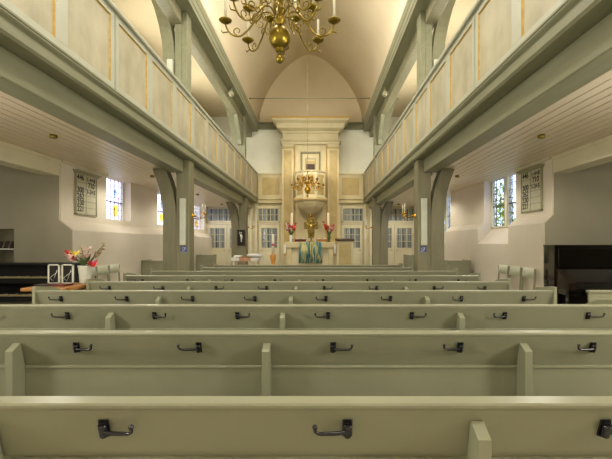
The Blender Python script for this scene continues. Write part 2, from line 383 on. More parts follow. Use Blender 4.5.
# leaded windows in the aisle walls
def lead_window(n, s, y0, y1, z0, mull, gm):
    x = X(s, 4.11); z1 = 2.72
    fr = MB(); t = .035
    fr.box(x-.03, x+.03, y0, y0+t, z0, z1).box(x-.03, x+.03, y1-t, y1, z0, z1).box(x-.03, x+.03, y0, y1, z0, z0+t)
    if mull: fr.box(x-.05, x+.05, (y0+y1)/2-.05, (y0+y1)/2+.05, z0, z1)
    root = struct('window_%d'%n, fr, 'white' if s < 0 else 'cream', .004)
    obj('glass', MB().box(x-.003, x+.003, y0+t, y1-t, z0+t, z1), gm, root)
    ld = MB(); nc = 6 if s < 0 else 8; nr = 7
    for i in range(1, nc): yy = y0+(y1-y0)*i/nc; ld.box(x-.007, x+.007, yy-.004, yy+.004, z0, z1)
    for i in range(1, nr): zz = z0+(z1-z0)*i/nr; ld.box(x-.007, x+.007, y0, y1, zz-.004, zz+.004)
    zb = z0+(z1-z0)*.46; ld.box(x-.012, x+.012, y0, y1, zb-.012, zb+.012)
    obj('lead_bars', ld, 'lead', root)
    if s < 0:
        for zc, g, r in ((z0+.22,'glass_yellow',.12),(z0+.60,'glass_blue',.08)):
            yc = y0+(y1-y0)*.68
            pts = [(yc-r,zc+r),(yc+r,zc+r),(yc+r,zc-r*.2),(yc+r*.6,zc-r*.9),(yc,zc-r*1.25),(yc-r*.6,zc-r*.9),(yc-r,zc-r*.2)]
            obj('shield', MB().prism(pts, x+.006, x+.01, 'x'), g, root)
for s in (-1, 1):
    for (y0, y1) in LW[s]:
        lead_window(k, s, y0, y1, 1.84 if s < 0 else 1.69, s > 0, 'glass_pale' if s < 0 else 'glass_right'); k += 1

# glazed doors and transoms in the back wall
def panes(b, x0, x1, z0, z1, nx, nz, y, t=.022):
    for i in range(nx+1): xx = x0+(x1-x0)*i/nx; b.box(xx-t/2, xx+t/2, y, y+.03, z0, z1)
    for i in range(nz+1): zz = z0+(z1-z0)*i/nz; b.box(x0, x1, y, y+.03, zz-t/2, zz+t/2)
dn = 1
def leaf(x0, x1, base, wside):
    """one door leaf with 3 by 3 panes and a lower panel"""
    global dn
    x0, x1 = sorted((x0, x1)); y = YB-.06; b = MB(); gx0, gx1, gz0, gz1 = x0+.085, x1-.085, 1.18, 1.93; top = 2.06
    b.box(x0, gx0, y, y+.04, base, top).box(gx1, x1, y, y+.04, base, top).box(gx0, gx1, y, y+.04, gz1, top).box(gx0, gx1, y, y+.04, base, gz0)
    panes(b, gx0, gx1, gz0, gz1, 3, 3, y)
    r = struct('door_%d'%dn, b, 'door', .003); dn += 1
    p = MB().box(gx0, gx1, y-.012, y, base+.15, 1.02); obj('door_panel', p, 'door', r, bevel=.006)
    obj('door_glass', MB().box(gx0, gx1, y+.031, y+.035, gz0, gz1), 'door_glass', r)
    obj('curtain', MB().box(gx0, gx1, y+.046, y+.052, gz0, gz1), 'curtain', r)
    hx = x0+.06 if wside < 0 else x1-.06
    obj('door_handle', MB().tube([(hx,y-.03,1.1),(hx+.08*wside*-1,y-.03,1.1)], .008).tube([(hx,y,1.1),(hx,y-.03,1.1)], .008), 'brass', r)
tn = 5
def transom(x0, x1, z0, z1, nx, nz):
    global tn
    x0, x1 = sorted((x0, x1)); y = YB-.06; b = MB()
    t = .05
    b.box(x0-t, x0, y, y+.04, z0-t, z1+t).box(x1, x1+t, y, y+.04, z0-t, z1+t).box(x0-t, x1+t, y, y+.04, z1, z1+t).box(x0-t, x1+t, y, y+.04, z0-t, z0)
    panes(b, x0, x1, z0, z1, nx, nz, y)
    r = struct('trim_%d'%tn, b, 'door', .003); tn += 1
    obj('transom_glass', MB().box(x0, x1, y+.031, y+.035, z0, z1), 'door_glass', r)
    obj('curtain', MB().box(x0, x1, y+.046, y+.052, z0, z1), 'curtain', r)
for s in (-1, 1):
    leaf(X(s,1.17), X(s,1.93), .0, s); transom(X(s,1.2), X(s,1.96), 2.19, 2.66, 5, 2)
    leaf(X(s,2.38), X(s,3.11), .0, s); leaf(X(s,3.13), X(s,3.86), .0, -s); transom(X(s,2.5), X(s,3.84), 2.19, 2.66, 7, 2)
    b = MB(); b.box(X(s,2.3), X(s,3.92), YB-.04, YB-.001, 2.08, 2.13); b.box(X(s,1.1), X(s,2.0), YB-.04, YB-.001, 2.08, 2.13)
    struct('trim_%d'%tn, b, 'door', .004); tn += 1
    # pilaster strips on the back wall between door and aisle
    b = MB(); b.box(X(s,2.0), X(s,2.08), YB-.08, YB-.001, 0, 2.85).box(X(s,2.2), X(s,2.28), YB-.08, YB-.001, 0, 2.85).box(X(s,1.03), X(s,1.1), YB-.05, YB-.001, 0, 2.85)
    struct('trim_%d'%tn, b, 'door', .004); tn += 1
    # cornice on the back wall at the vault springing
    b = MB(); b.box(X(s,1.0), X(s,1.95), YB-.12, YB-.001, 5.62, 5.8).box(X(s,1.0), X(s,1.95), YB-.18, YB-.001, 5.8, 5.86)
    struct('trim_%d'%tn, b, 'beam', .01); tn += 1

# ================================================================== GALLERIES
PY = [7.22, 13.0]                       # posts along the nave (near faces)
grooves = [-1.11, 1.67, 4.45, 7.23, 10.01, 12.79]
for s in (-1, 1):
    t = thing('gallery_parapet', 'long grey-green panelled gallery parapet with gold-edged marbled panels, %s side of the nave'%side(s), 'gallery parapet', (X(s,2.04), 6.0, 2.88))
    y1p = YB-.16
    core = MB().box(X(s,2.03), X(s,2.10), YF, y1p, 3.0, 3.93)
    obj('core', core, 'parapet', t)
    rail = MB(); prof = [(1.965,3.93),(1.955,3.945),(1.955,3.965),(1.97,3.98),(2.10,3.98),(2.10,3.94),(2.03,3.93)]
    rail.prism([(X(s,a), z) for a, z in prof], YF, y1p, 'y'); obj('rail', rail, 'parapet', t)
    fas = MB().prism([(X(s,a), z) for a, z in [(2.02,2.88),(2.0,2.90),(2.0,2.985),(1.975,3.0),(1.965,3.012),(1.975,3.028),(1.965,3.035),(1.965,3.05),(1.99,3.06),(2.03,3.06),(2.10,3.02),(2.10,2.88)]], YF, y1p, 'y')
    obj('fascia', fas, 'beam', t)
    fr = MB(); xa, xb = X(s,2.0), X(s,2.03)
    fr.box(xa, xb, YF, y1p, 3.06, 3.135); fr.box(xa, xb, YF, y1p, 3.865, 3.93)
    cells = []
    for gi, g in enumerate(grooves):
        ends = grooves[gi+1] if gi+1 < len(grooves) else y1p
        npan = max(1, round((ends-g)/.927)); pw = (ends-g)/npan
        for i in range(npan): cells.append((g+pw*i+.085, g+pw*(i+1)-.085))
        fr.box(xa, xb, g+.008, g+.085, 3.135, 3.865)
        for i in range(1, npan): fr.box(xa, xb, g+pw*i-.085, g+pw*i+.085, 3.135, 3.865)
        fr.box(xa, xb, ends-.085, ends-.008, 3.135, 3.865)
        fr.box(X(s,1.992), xb, g+.006, g+.016, 3.06, 3.93); fr.box(X(s,1.992), xb, g-.016, g-.006, 3.06, 3.93)
    obj('frame', fr, 'parapet', t, bevel=.002, seg=1)
    for (a, c) in cells:
        if c < 1.2: continue
        p = obj('panel', MB().box(X(s,2.02), X(s,2.035), a, c, 3.135, 3.865), 'marble', t)
        q = .012; g = MB(); o_ = X(s,2.004); i_ = X(s,2.021)
        V = [(o_,a,3.135),(o_,c,3.135),(o_,c,3.865),(o_,a,3.865),(i_,a+q,3.135+q),(i_,c-q,3.135+q),(i_,c-q,3.865-q),(i_,a+q,3.865-q)]
        g.add(V, [(0,1,5,4),(1,2,6,5),(2,3,7,6),(3,0,4,7)]); obj('gold_bead', g, 'gold', p)
    # lower longitudinal beam, cut at the posts
    cuts = [YF]+[v for p in PY for v in (p-.002, p+.282)]+[YB-.17]
    names = ['near', 'middle', 'far']
    for i in range(0, len(cuts), 2):
        o = obj('gallery_beam', MB().box(X(s,2.165), X(s,2.41), cuts[i], cuts[i+1], 2.64, 2.879), 'beam', bevel=.012)
        tag(o, 'grey-green beam under the %s gallery, %s span'%(side(s), ['nearest span ending at the big front post', 'span between front post and far post', 'short span beyond the far post'][i//2]), 'beam')
    # upper plate
    t = thing('wall_plate', 'moulded grey-green timber plate along the %s edge of the vault'%side(s), 'timber beam', (X(s,2.1), 6.0, 5.33))
    pr = [(1.97,5.55),(1.97,5.62),(1.955,5.64),(1.955,5.74),(1.94,5.76),(1.93,5.82),(1.92,5.86),(2.2,5.86),(2.2,5.55)]
    obj('cornice', MB().prism([(X(s,a), z) for a, z in pr], YF, YB-.005, 'y'), 'beam', t)
    obj('lower_plate', MB().box(X(s,2.2), X(s,2.40), YF, YB-.005, 5.33, 5.85), 'post', t, bevel=.01)
    # posts with their braces
    for j, y in enumerate(PY):
        where = ['big front', 'far'][j]
        t = thing('gallery_post', 'olive-grey timber post with curved brace under %s gallery, %s one'%(side(s), ['nearer' , 'farther'][j]), 'post', (X(s,2.18), y+.14, 0))
        obj('post', MB().box(X(s,2.06), X(s,2.30), y, y+.28, 0, 2.878), 'post', t, bevel=.012)
        br = [(2.301,0),(2.301,1.80),(2.32,2.05),(2.36,2.28),(2.42,2.50),(2.50,2.715),(2.74,2.715),(2.66,2.50),(2.60,2.28),(2.565,2.05),(2.55,1.80),(2.55,0)]
        obj('brace', MB().prism([(X(s,a), z) for a, z in br], y+.02, y+.26, 'y'), 'post', t, bevel=.008)
        t = thing('upper_post', 'grey-green upper post with arched brace above the %s parapet, %s one'%(side(s), ['nearer', 'farther'][j]), 'post', (X(s,2.22), y+.14, 3.02))
        obj('post', MB().box(X(s,2.105), X(s,2.325) if False else X(s,2.199), y, y+.26, 3.021, 5.548).box(X(s,2.199), X(s,2.325), y, y+.26, 3.021, 5.328), 'beam', t, bevel=.008)
        br = [(2.327,3.03),(2.327,4.70),(2.35,5.0),(2.405,5.3),(2.48,5.6),(2.58,5.9),(2.68,6.095),(2.92,6.095),(2.79,5.85),(2.70,5.6),(2.62,5.3),(2.565,5.0),(2.545,4.6),(2.54,3.03)]
        obj('brace', MB().prism([(X(s,a), z) for a, z in br], y+.02, y+.24, 'y'), 'beam', t, bevel=.008)
        if j == 1:   # longitudinal knee brace towards the viewer
            br = [(y-.001,4.55),(y-.001,5.32),(y-.75,5.32),(y-.60,5.16),(y-.35,4.95),(y-.15,4.70),(y-.12,4.55)]
            obj('brace', MB().prism(br, X(s,2.205), X(s,2.32), 'x'), 'beam', t, bevel=.008)
    for j, y in enumerate(PY[:1]):
        pass
# back gallery panels between side galleries and altar
for s in (-1, 1):
    t = thing('chancel_parapet', 'tan marbled parapet panel on the back wall, %s of the altar wall'%side(s), 'parapet panel', (X(s,1.5), 14.9, 3.0))
    xa, xb = X(s,1.035), X(s,1.96); y = 14.86
    b = MB().box(xa, xb, y, YB-.002, 3.05, 3.90); obj('frame', b, 'stone_warm', t)
    b = MB(); x0, x1 = sorted((X(s,1.16), X(s,1.80))); obj('panel', MB().box(x0, x1, y-.012, y, 3.17, 3.80), 'marble_warm', t, bevel=.01)
    obj('rail', MB().box(xa, xb, y-.04, YB-.002, 3.90, 3.96), 'stone_warm', t, bevel=.01)
    sx = sorted((xa, xb))
    b = MB().prism([(y-.07,3.05),(y-.07,3.0),(y-.02,2.95),(y-.01,2.86),(YB-.002,2.86),(YB-.002,3.05)], sx[0], sx[1], 'x'); obj('cornice', b, 'stone_warm', t)

# ================================================================== ALTAR WALL AND PULPIT
YA = 14.5
t = thing('altar_wall', 'tall cream and gold marbled altar wall with pilasters and deep cornice', 'altar wall', (CX, 14.75, .32))
b = MB().box(X(-1,.62), X(1,.62), YA+.12, YB-.003, .32, 5.1).box(X(-1,1.03), X(-1,.6), YA+.06, YB-.003, .32, 5.1).box(X(1,.6), X(1,1.03), YA+.06, YB-.003, .32, 5.1)
obj('body', b, 'stone_warm', t)
for s in (-1, 1):
    x0, x1 = sorted((X(s,.62), X(s,1.03)))
    p = obj('pilaster', MB().box(x0, x1, YA, YA+.059, .32, 4.95), 'stone_warm', t, bevel=.008)
    obj('pilaster_panel', MB().box(x0+.09, x1-.09, YA-.012, YA-.001, .9, 4.70), 'marble_warm', p)
    g = MB(); g.box(x0+.07, x0+.085, YA-.015, YA-.001, .9, 4.72).box(x1-.085, x1-.07, YA-.015, YA-.001, .9, 4.72).box(x0+.07, x1-.07, YA-.015, YA-.001, 4.72, 4.735)
    obj('gold_bead', g, 'altar_gold', p)
    obj('capital', MB().box(x0-.015, x1+.015, YA-.03, YA+.05, 4.80, 4.87), 'marble_warm', p, bevel=.008)
def corn(hw, y, prof, name, m, parent):
    """moulding wrapped round three sides: prof = list of (out, z)"""
    b = MB()
    vs = []; fs = []
    for (o_, z) in prof: vs += [(CX-hw-o_, YB-.003, z), (CX-hw-o_, y-o_, z), (CX+hw+o_, y-o_, z), (CX+hw+o_, YB-.003, z)]
    m_ = len(prof)
    for j in range(m_-1):
        for i in range(3): fs.append((j*4+i, j*4+i+1, (j+1)*4+i+1, (j+1)*4+i))
    fs.append((3,2,1,0)); fs.append(tuple((m_-1)*4+i for i in range(4)))
    b.add(vs, fs); return obj(name, b, m, parent)
corn(1.03, YA, [(0,4.95),(.02,4.98),(.03,5.03),(.08,5.06),(.10,5.10),(0.02,5.12)], 'lower_cornice', 'stone_warm', t)
corn(1.0, YA+.03, [(0,5.11),(0,5.34)], 'frieze', 'stone_warm', t)
corn(1.0, YA+.03, [(0,5.34),(.04,5.37),(.05,5.42),(.20,5.50),(.22,5.60),(.24,5.66),(.36,5.74),(.38,5.82),(.38,5.85),(0,5.86)], 'upper_cornice', 'stone_warm', t)
corn(1.0, YA+.03, [(.381,5.80),(.395,5.82),(.395,5.85),(.381,5.855)], 'gold_bead', 'altar_gold', t)
# pulpit door niche
nd = MB(); nd.box(X(-1,.36), X(-1,.30), YA+.07, YA+.119, 3.2, 4.66).box(X(1,.30), X(1,.36), YA+.07, YA+.119, 3.2, 4.66).box(X(-1,.36), X(1,.36), YA+.07, YA+.119, 4.62, 4.70)
p = obj('doorway_frame', nd, 'post', t, bevel=.006)
obj('doorway_panel', MB().box(X(-1,.3), X(1,.3), YA+.10, YA+.118, 3.2, 4.62), 'stone_warm', p)
obj('doorway_shade', MB().box(X(-1,.155), X(1,.155), YA+.09, YA+.099, 3.2, 4.25), 'dark_wood', p)  # dark slab stands in for the shade inside the open doorway
obj('doorway_lintel', MB().box(X(-1,.155), X(1,.155), YA+.08, YA+.099, 4.26, 4.36), 'marble_warm', p)
obj('doorway_moulding', MB().box(X(-1,.2), X(-1,.16), YA+.08, YA+.099, 3.3, 4.42).box(X(1,.16), X(1,.2), YA+.08, YA+.099, 3.3, 4.42).box(X(-1,.2), X(1,.2), YA+.08, YA+.099, 4.42, 4.47), 'marble', p)
# vertical gold beads on inner field
g = MB()
for s in (-1, 1): g.box(X(s,.56), X(s,.585), YA+.1, YA+.119, .9, 4.9)
obj('gold_bead', g, 'altar_gold', t)
# pulpit (octagonal)
def octa(r0, c, z, front=True):
    return [(c[0]+r0*math.cos(PI/8+PI/4*i), c[1]+r0*math.sin(PI/8+PI/4*i), z) for i in range(8)]
def stack(prof, c):
    b = MB(); vs = []; fs = []
    for r0, z in prof: vs += octa(r0, c, z)
    m_ = len(prof)
    for j in range(m_-1):
        for i in range(8): fs.append((j*8+i, j*8+(i+1)%8, (j+1)*8+(i+1)%8, (j+1)*8+i))
    fs.append(tuple(range(8))[::-1]); fs.append(tuple((m_-1)*8+i for i in range(8)))
    b.add(vs, fs); return b
pc = (CX+.01, 14.08)
t = thing('pulpit', 'pale octagonal pulpit hanging on the altar wall above the altar', 'pulpit', (pc[0], pc[1], 2.3))
k8 = 1/math.cos(PI/8)
obj('body', stack([(.50*k8,2.95),(.50*k8,3.78)], pc), 'cream', t)
obj('rail', stack([(.50*k8,3.78),(.53*k8,3.80),(.54*k8,3.85),(.50*k8,3.86)], pc), 'stone_warm', t)
obj('cornice', stack([(.50*k8,2.78),(.56*k8,2.82),(.58*k8,2.87),(.58*k8,2.91),(.52*k8,2.95),(.50*k8,2.951)], pc), 'stone_warm', t)
obj('gold_bead', stack([(.583*k8,2.845),(.588*k8,2.85),(.588*k8,2.862),(.583*k8,2.867)], pc), 'altar_gold', t)
obj('bowl', stack([(.04,2.36),(.10,2.38),(.24*k8,2.48),(.40*k8,2.62),(.49*k8,2.74),(.50*k8,2.78)], pc), 'stone_warm', t)
for i in range(4, 8):   # raised marbled panels on the four visible faces... plus sides
    pass
for a in (-135, -90, -45, 180, 0):
    ar = math.radians(a); nx, ny = math.cos(ar), math.sin(ar); tx, ty = -ny, nx
    b = MB(); hw = .15; ap = .50
    P = lambda u, d, z: (pc[0]+nx*(ap+d)+tx*u, pc[1]+ny*(ap+d)+ty*u, z)
    V = [P(-hw,0,3.03),P(hw,0,3.03),P(hw,0,3.72),P(-hw,0,3.72),P(-hw+.02,.015,3.05),P(hw-.02,.015,3.05),P(hw-.02,.015,3.70),P(-hw+.02,.015,3.70)]
    b.add(V, [(0,1,5,4),(1,2,6,5),(2,3,7,6),(3,0,4,7),(4,5,6,7)]); obj('panel', b, 'marble_warm', t)
obj('finial', MB().ball((pc[0],pc[1],2.33), .05).ball((pc[0],pc[1],2.26), .03), 'brass_bright', t)

# altar table
ty = 13.3
t = thing('altar_table', 'pale stone altar table with a thick slab top below the pulpit', 'altar', (CX, ty+.35, .32))
obj('slab', MB().box(X(-1,.85), X(1,.83), ty, ty+.8, 1.21, 1.40), 'stone_warm', t, bevel=.02)
obj('base', MB().box(X(-1,.70), X(1,.70), ty+.12, ty+.72, .32, 1.209), 'cream', t, bevel=.01)
for s in (-1, 1): obj('pillar', MB().box(X(s,.62), X(s,.78), ty+.05, ty+.2, .32, 1.209), 'stone_warm', t, bevel=.01)
o = MB(); n = 24
vs = []; fs = []
for i in range(n+1):
    u = i/n; x = X(-1,.37)+.78*u; yy = ty-.018-.012*math.sin(u*PI*7)
    vs += [(x, ty+.3, 1.409), (x, ty-.012, 1.409), (x, yy, 1.36), (x, yy, .70)]
for i in range(n):
    for j in range(3): fs.append((i*4+j, i*4+j+1, (i+1)*4+j+1, (i+1)*4+j))
o.add(vs, fs, True); o = obj('altar_cloth', o, 'parament')
sm = o.modifiers.new('s', 'SOLIDIFY'); sm.thickness = .006
tag(o, 'teal, blue and yellow striped cloth hanging over the front of the altar', 'altar cloth')
for s in (-1, 1):
    b = MB(); a = sorted((X(s,.80), X(s,.87))); vs = []
    b.box(a[0], a[1], ty-.03, ty-.015, 1.02, 1.32)
    o = obj('linen_towel', b, 'linen', bevel=.005); tag(o, 'white linen strip hanging at the %s corner of the altar'%side(s), 'cloth')
    t = thing('altar_candle', 'tall thick white candle on the altar, %s of the bronze cross'%side(s), 'candle', (X(s,.62), ty+.35, 1.40))
    obj('holder', MB().lathe([(.08,0),(.08,.02),(.03,.04),(.03,.07),(.06,.09),(.06,.10)]), 'brass', t, local=True)
    obj('wax', MB().lathe([(.042,.10),(.042,.99),(.03,1.0)], n=14), 'candle', t, local=True)
    obj('wick', MB().tube([(0,0,.99),(0,0,1.03)], .004), 'iron', t, local=True)
# bronze cross
t = thing('altar_cross', 'bronze relief cross with a standing figure in the middle of the altar', 'cross', (CX+.035, ty+.4, 1.40))
cr = MB(); P = [(-.10,.14),(.10,.14),(.13,.45),(.24,.45),(.24,.70),(.13,.70),(.13,.82),(-.13,.82),(-.13,.70),(-.24,.70),(-.24,.45),(-.13,.45)]
cr.prism(P, -.03, .03, 'y'); obj('cross', cr, 'bronze', t, local=True, bevel=.012)
obj('stem', MB().lathe([(.10,.001),(.10,.02),(.02,.05),(.02,.14)]), 'bronze', t, local=True)
fg = MB().tube([(0,-.04,.22),(0,-.045,.38),(0,-.05,.50),(0,-.05,.62)], [.03,.045,.05,.05]).ball((0,-.055,.71), .04)
fg.tube([(0,-.05,.60),(-.10,-.05,.58),(-.17,-.05,.66)], .018).tube([(0,-.05,.60),(.10,-.05,.58),(.17,-.05,.66)], .018)
for a in (-1, 1): fg.ball((a*.17,-.04,.52), .025).ball((a*.06,-.04,.25), .022)
obj('figure', fg, 'bronze_light', t, local=True)
# open books on the altar
for s, m_, lb in ((-1,'red_felt','red-covered open book lying on the altar, left of the cross'),(1,'wood','brown open book lying on the altar, right of the cross')):
    t = thing('open_book', lb, 'book', (X(s,.36)+.04, ty+.18, 1.415))
    obj('cover', MB().box(-.19,.19,-.10,.12,0,.012), m_, t, local=True)
    b = MB().prism([(-.18,.012),(-.18,.05),(-.09,.07),(0,.03),(.09,.07),(.18,.05),(.18,.012)], -.09, .11, 'y'); b.v = [(x, y, .012+(z-.012)*2.0) for x, y, z in b.v]; obj('pages', b, 'paper', t, local=True)
    obj('cover_flap', MB().box(-.19,.19,-.115,-.105,0,.085), m_, t, local=True)

# flowers ------------------------------------------------------
def flower(name, label, group, base, tip, blooms, m, leafm='green'):
    base = Vector(base); tip = Vector(tip); t = thing(name, label, 'flower', base, 0, group)
    d = tip-base; mid = d*.5+Vector((0,0,.02))
    obj('stem', MB().tube(smooth_path([(0,0,0), mid, d], 4), .004, 5), 'green', t, local=True)
    bl = MB()
    for i in range(blooms):
        u = 1-.5*i/max(1,blooms-1) if blooms > 1 else 1
        c = d*u+Vector((random.uniform(-.012,.012), random.uniform(-.012,.012), random.uniform(-.01,.01))); r = (.034+.018*(1-u)*2)*(.72 if m == 'beige' else 1)
        if blooms == 1: r = .062
        r *= BS
        for k_ in range(8):
            a = 2*PI*k_/8+i; pd = Vector((math.cos(a), math.sin(a)*.8, .5*math.sin(a*2+i))).normalized()
            q = Vector((-math.sin(a), math.cos(a), .3)).normalized()*r*.45
            bl.add([c, c+pd*r*.6+q, c+pd*r*1.25+Vector((0,0,r*.3)), c+pd*r*.6-q], [(0,1,2,3)], True)
        bl.ball(c, r*.45, 7, 5)
    obj('bloom', bl, m, t, local=True)
def bouquet(loc, h, specs, tag_, group, spread=1.0):
    global BS
    BS = 1.3 if 'altar' in tag_ else .9
    for i, (dx, dz, m, nb, kind, cl) in enumerate(specs):
        flower(kind, '%s %s'%(cl, tag_), group, (loc[0]+dx*.12, loc[1]+random.uniform(-.02,.02), loc[2]+h*.9), (loc[0]+dx, loc[1]+random.uniform(-.08,.05), loc[2]+dz), nb, m)
for s in (-1, 1):
    vx = X(s,.62)+ s*.02; vl = (vx, ty+.16, 1.40)
    t = thing('altar_vase', 'small glazed flower vase on the %s end of the altar'%side(s), 'vase', vl)
    obj('vase', MB().lathe([(.055,0),(.06,.02),(.035,.06),(.06,.13),(.05,.20),(.06,.23),(.045,.225),(.03,.15)]), 'white' if s < 0 else 'green', t, local=True)
    L = [(-.17,.60,'palepink',4,'gladiolus','pale pink gladiolus leaning left'),(-.08,.62,'pink',3,'gladiolus','short bright pink gladiolus'),(.0,.52,'pink',1,'lily','rose pink lily at the centre'),(.08,.50,'orange',1,'lily','orange lily low on the right'),(.17,.62,'red',4,'gladiolus','orange-red gladiolus leaning right'),(-.10,.40,'palepink',1,'lily','white lily low on the left')]
    R = [(-.17,.66,'red',4,'gladiolus','tall red gladiolus leaning left'),(-.09,.52,'orange',1,'lily','orange lily low on the left'),(-.02,.50,'red',1,'lily','red lily at the centre'),(.08,.48,'palepink',1,'lily','pale pink lily low on the right'),(.17,.56,'pink',4,'gladiolus','pink gladiolus leaning right'),(-.13,.60,'orange',3,'gladiolus','orange gladiolus beside the red one')]
    bouquet(vl, .23, L if s < 0 else R, 'in the vase on the %s of the altar'%side(s), 'flowers in the %s altar vase'%side(s))
    # leaves
    lf = MB()
    for i in range(9):
        a = 2*PI*i/9; d = Vector((math.cos(a)*.15, math.sin(a)*.1, .22+.1*math.sin(i*2.3))); q = Vector((-math.sin(a), math.cos(a), 0))*.022; o_ = Vector((0,0,.2))
        lf.add([o_, o_+d*.5+q, o_+d, o_+d*.5-q], [(0,1,2,3)])
    obj('leaves', lf, 'green', t, local=True)

# paschal candle, christening table, lectern
t = thing('candle_stand', 'turned orange wooden candle stand left of the altar', 'candle stand', (-1.33, 12.0, .16))
obj('stand', MB().lathe([(.17,0),(.17,.04),(.06,.08),(.05,.2),(.07,.5),(.055,.6),(.10,.83),(.10,.86)]), 'light_wood', t, local=True)
t = thing('paschal_candle', 'tall white candle standing on the orange wooden stand', 'candle', (-1.33, 12.0, 1.02))
obj('wax', MB().lathe([(.042,.0),(.042,.60),(.03,.61)], n=14), 'candle', t, local=True)
obj('decoration', MB().lathe([(.0435,.26),(.0435,.33)], n=14), 'pink', t, local=True)
obj('wick', MB().tube([(0,0,.6),(0,0,.635)], .004), 'iron', t, local=True)
t = thing('small_table', 'small table left of the altar carrying books and a scalloped white cloth', 'table', (-2.03, 11.4, 0))
obj('tabletop', MB().box(-.36,.36,-.22,.22,.90,.95), 'cream', t, local=True, bevel=.01)
for a in (-1,1):
    for c_ in (-1,1): obj('leg', MB().box(a*.32-.025,a*.32+.025,c_*.18-.025,c_*.18+.025,0,.899), 'cream', t, local=True)
b = MB(); n = 36; vs = []; fs = []
per = [(-.38,-.24),(.38,-.24),(.38,.24),(-.38,.24)]
for e in range(4):
    a, c_ = Vector(per[e]), Vector(per[(e+1)%4]); m_ = 10
    for i in range(m_):
        p = a.lerp(c_, i/m_); q = a.lerp(c_, (i+1)/m_); h = .06
        for u in range(4):
            p0 = p.lerp(q, u/4); p1 = p.lerp(q, (u+1)/4); d0 = h+.035*math.sin(PI*u/4); d1 = h+.035*math.sin(PI*(u+1)/4)
            b.add([(p0.x,p0.y,.957),(p1.x,p1.y,.957),(p1.x,p1.y,.957-d1),(p0.x,p0.y,.957-d0)], [(0,1,2,3)])
b.add([(x,y,.957) for x, y in per], [(0,1,2,3)])
V0 = b; V0.v = [(x-2.03,y+11.4,z) for x,y,z in V0.v]
o = obj('table_cloth', b, 'linen'); tag(o, 'white cloth with scalloped lace edge on the small table left of the altar', 'tablecloth')
o = obj('cloth_runner', MB().box(-2.19,-1.87,11.14,11.155,.86,.972).box(-2.19,-1.87,11.14,11.55,.965,.972), 'pinkstone'); tag(o, 'brownish pink runner folded over the front of the white tablecloth', 'cloth')
o = obj('cushion', MB().lathe([(.02,0),(.22,.015),(.25,.05),(.18,.085),(.02,.10)], (-1.78,11.4,.975), 18), 'linen'); tag(o, 'round white cushion-like dish at the right of the small table', 'cushion')
o = obj('folded_linen', MB().box(-2.36,-2.15,11.25,11.5,.975,1.02), 'linen', bevel=.015); tag(o, 'folded white linen at the left of the small table', 'linen')
t = thing('lectern', 'pale pinkish lectern box with dark top board right of the altar', 'lectern', (.88, 12.8, .16))
obj('body', MB().box(-.26,.26,-.18,.18,0,1.28), 'stone_warm', t, local=True, bevel=.01)
obj('panel', MB().box(-.19,.19,-.195,-.181,.3,1.20), 'marble_warm', t, local=True, bevel=.008)
b = MB().prism([(-.24,1.281),(-.24,1.32),(.22,1.36),(.22,1.281)], -.30, .29, 'x'); obj('top_board', b, 'dark_wood', t, local=True, bevel=.006)

# ================================================================== PEWS
arm_r = MB(); plate = MB()
plate.box(-.014,.014,-.006,0,-.027,.027); plate.box(-.010,.010,-.012,-.006,.012,.024).box(-.010,.010,-.012,-.006,-.024,-.012)
plate.lathe([(.011,-.020),(.012,-.012),(.012,.012),(.011,.020)], (0,-.012,0), 10)
ap = smooth_path([(0,-.016,.0),(.025,-.022,-.001),(.062,-.026,.001),(.080,-.029,.004),(.090,-.031,.012),(.092,-.032,.024)], 4)
arm_r.tube(ap, [.0065-.0025*i/len(ap) for i in range(len(ap))], 8); arm_r.ball((.092,-.032,.029), .0075, 10, 6)
def mkmesh(name, mb, m):
    me = bpy.data.meshes.new(name); me.from_pydata([tuple(v) for v in mb.v], [], mb.f); me.polygons.foreach_set('use_smooth', mb.sm); me.materials.append(M[m]); return me
arm_l = MB(); arm_l.v = [(-p[0], p[1], p[2]) for p in arm_r.v]; arm_l.f = [f[::-1] for f in arm_r.f]; arm_l.sm = arm_r.sm
ME = {'plate': mkmesh('hook_plate', plate, 'iron'), 'R': mkmesh('coat_hook', arm_r, 'iron'), 'L': mkmesh('coat_hook', arm_l, 'iron')}
def hook(parent, x, z, y, dirn, tilt):
    a = bpy.data.objects.new('coat_hook', ME[dirn]); C.objects.link(a); a.parent = parent; a.location = (x, y, z); a.rotation_euler = (tilt, 0, 0)
    p = bpy.data.objects.new('hook_plate', ME['plate']); C.objects.link(p); p.parent = a
HX = [-2.42,-1.80,-1.18,-.59,.08,.69,1.36,1.95]
HXR = {0: [-.605,.085,.815], 1: [-1.845,-1.214,-.598,.079,.72,1.387,2.0], 2: [-2.4,-1.81,-1.18,-.58,.077,.683,1.356,1.96]}
ROWS = [1.117+.88*i for i in range(9)]
ORD = ['nearest the camera','second from the camera','third from the camera','fourth from the camera','fifth from the camera','sixth from the camera','seventh from the camera, ending at the front posts','eighth from the camera, shorter and between the posts','farthest from the camera, shorter and between the posts']
DIRS = {0: 'RLR', 1: 'RRLRLLR', 2: 'RLRRLRLR', 3: 'LLLLLLLR', 4: 'LLRLRLRL', 5: 'LRLRLRLR'}
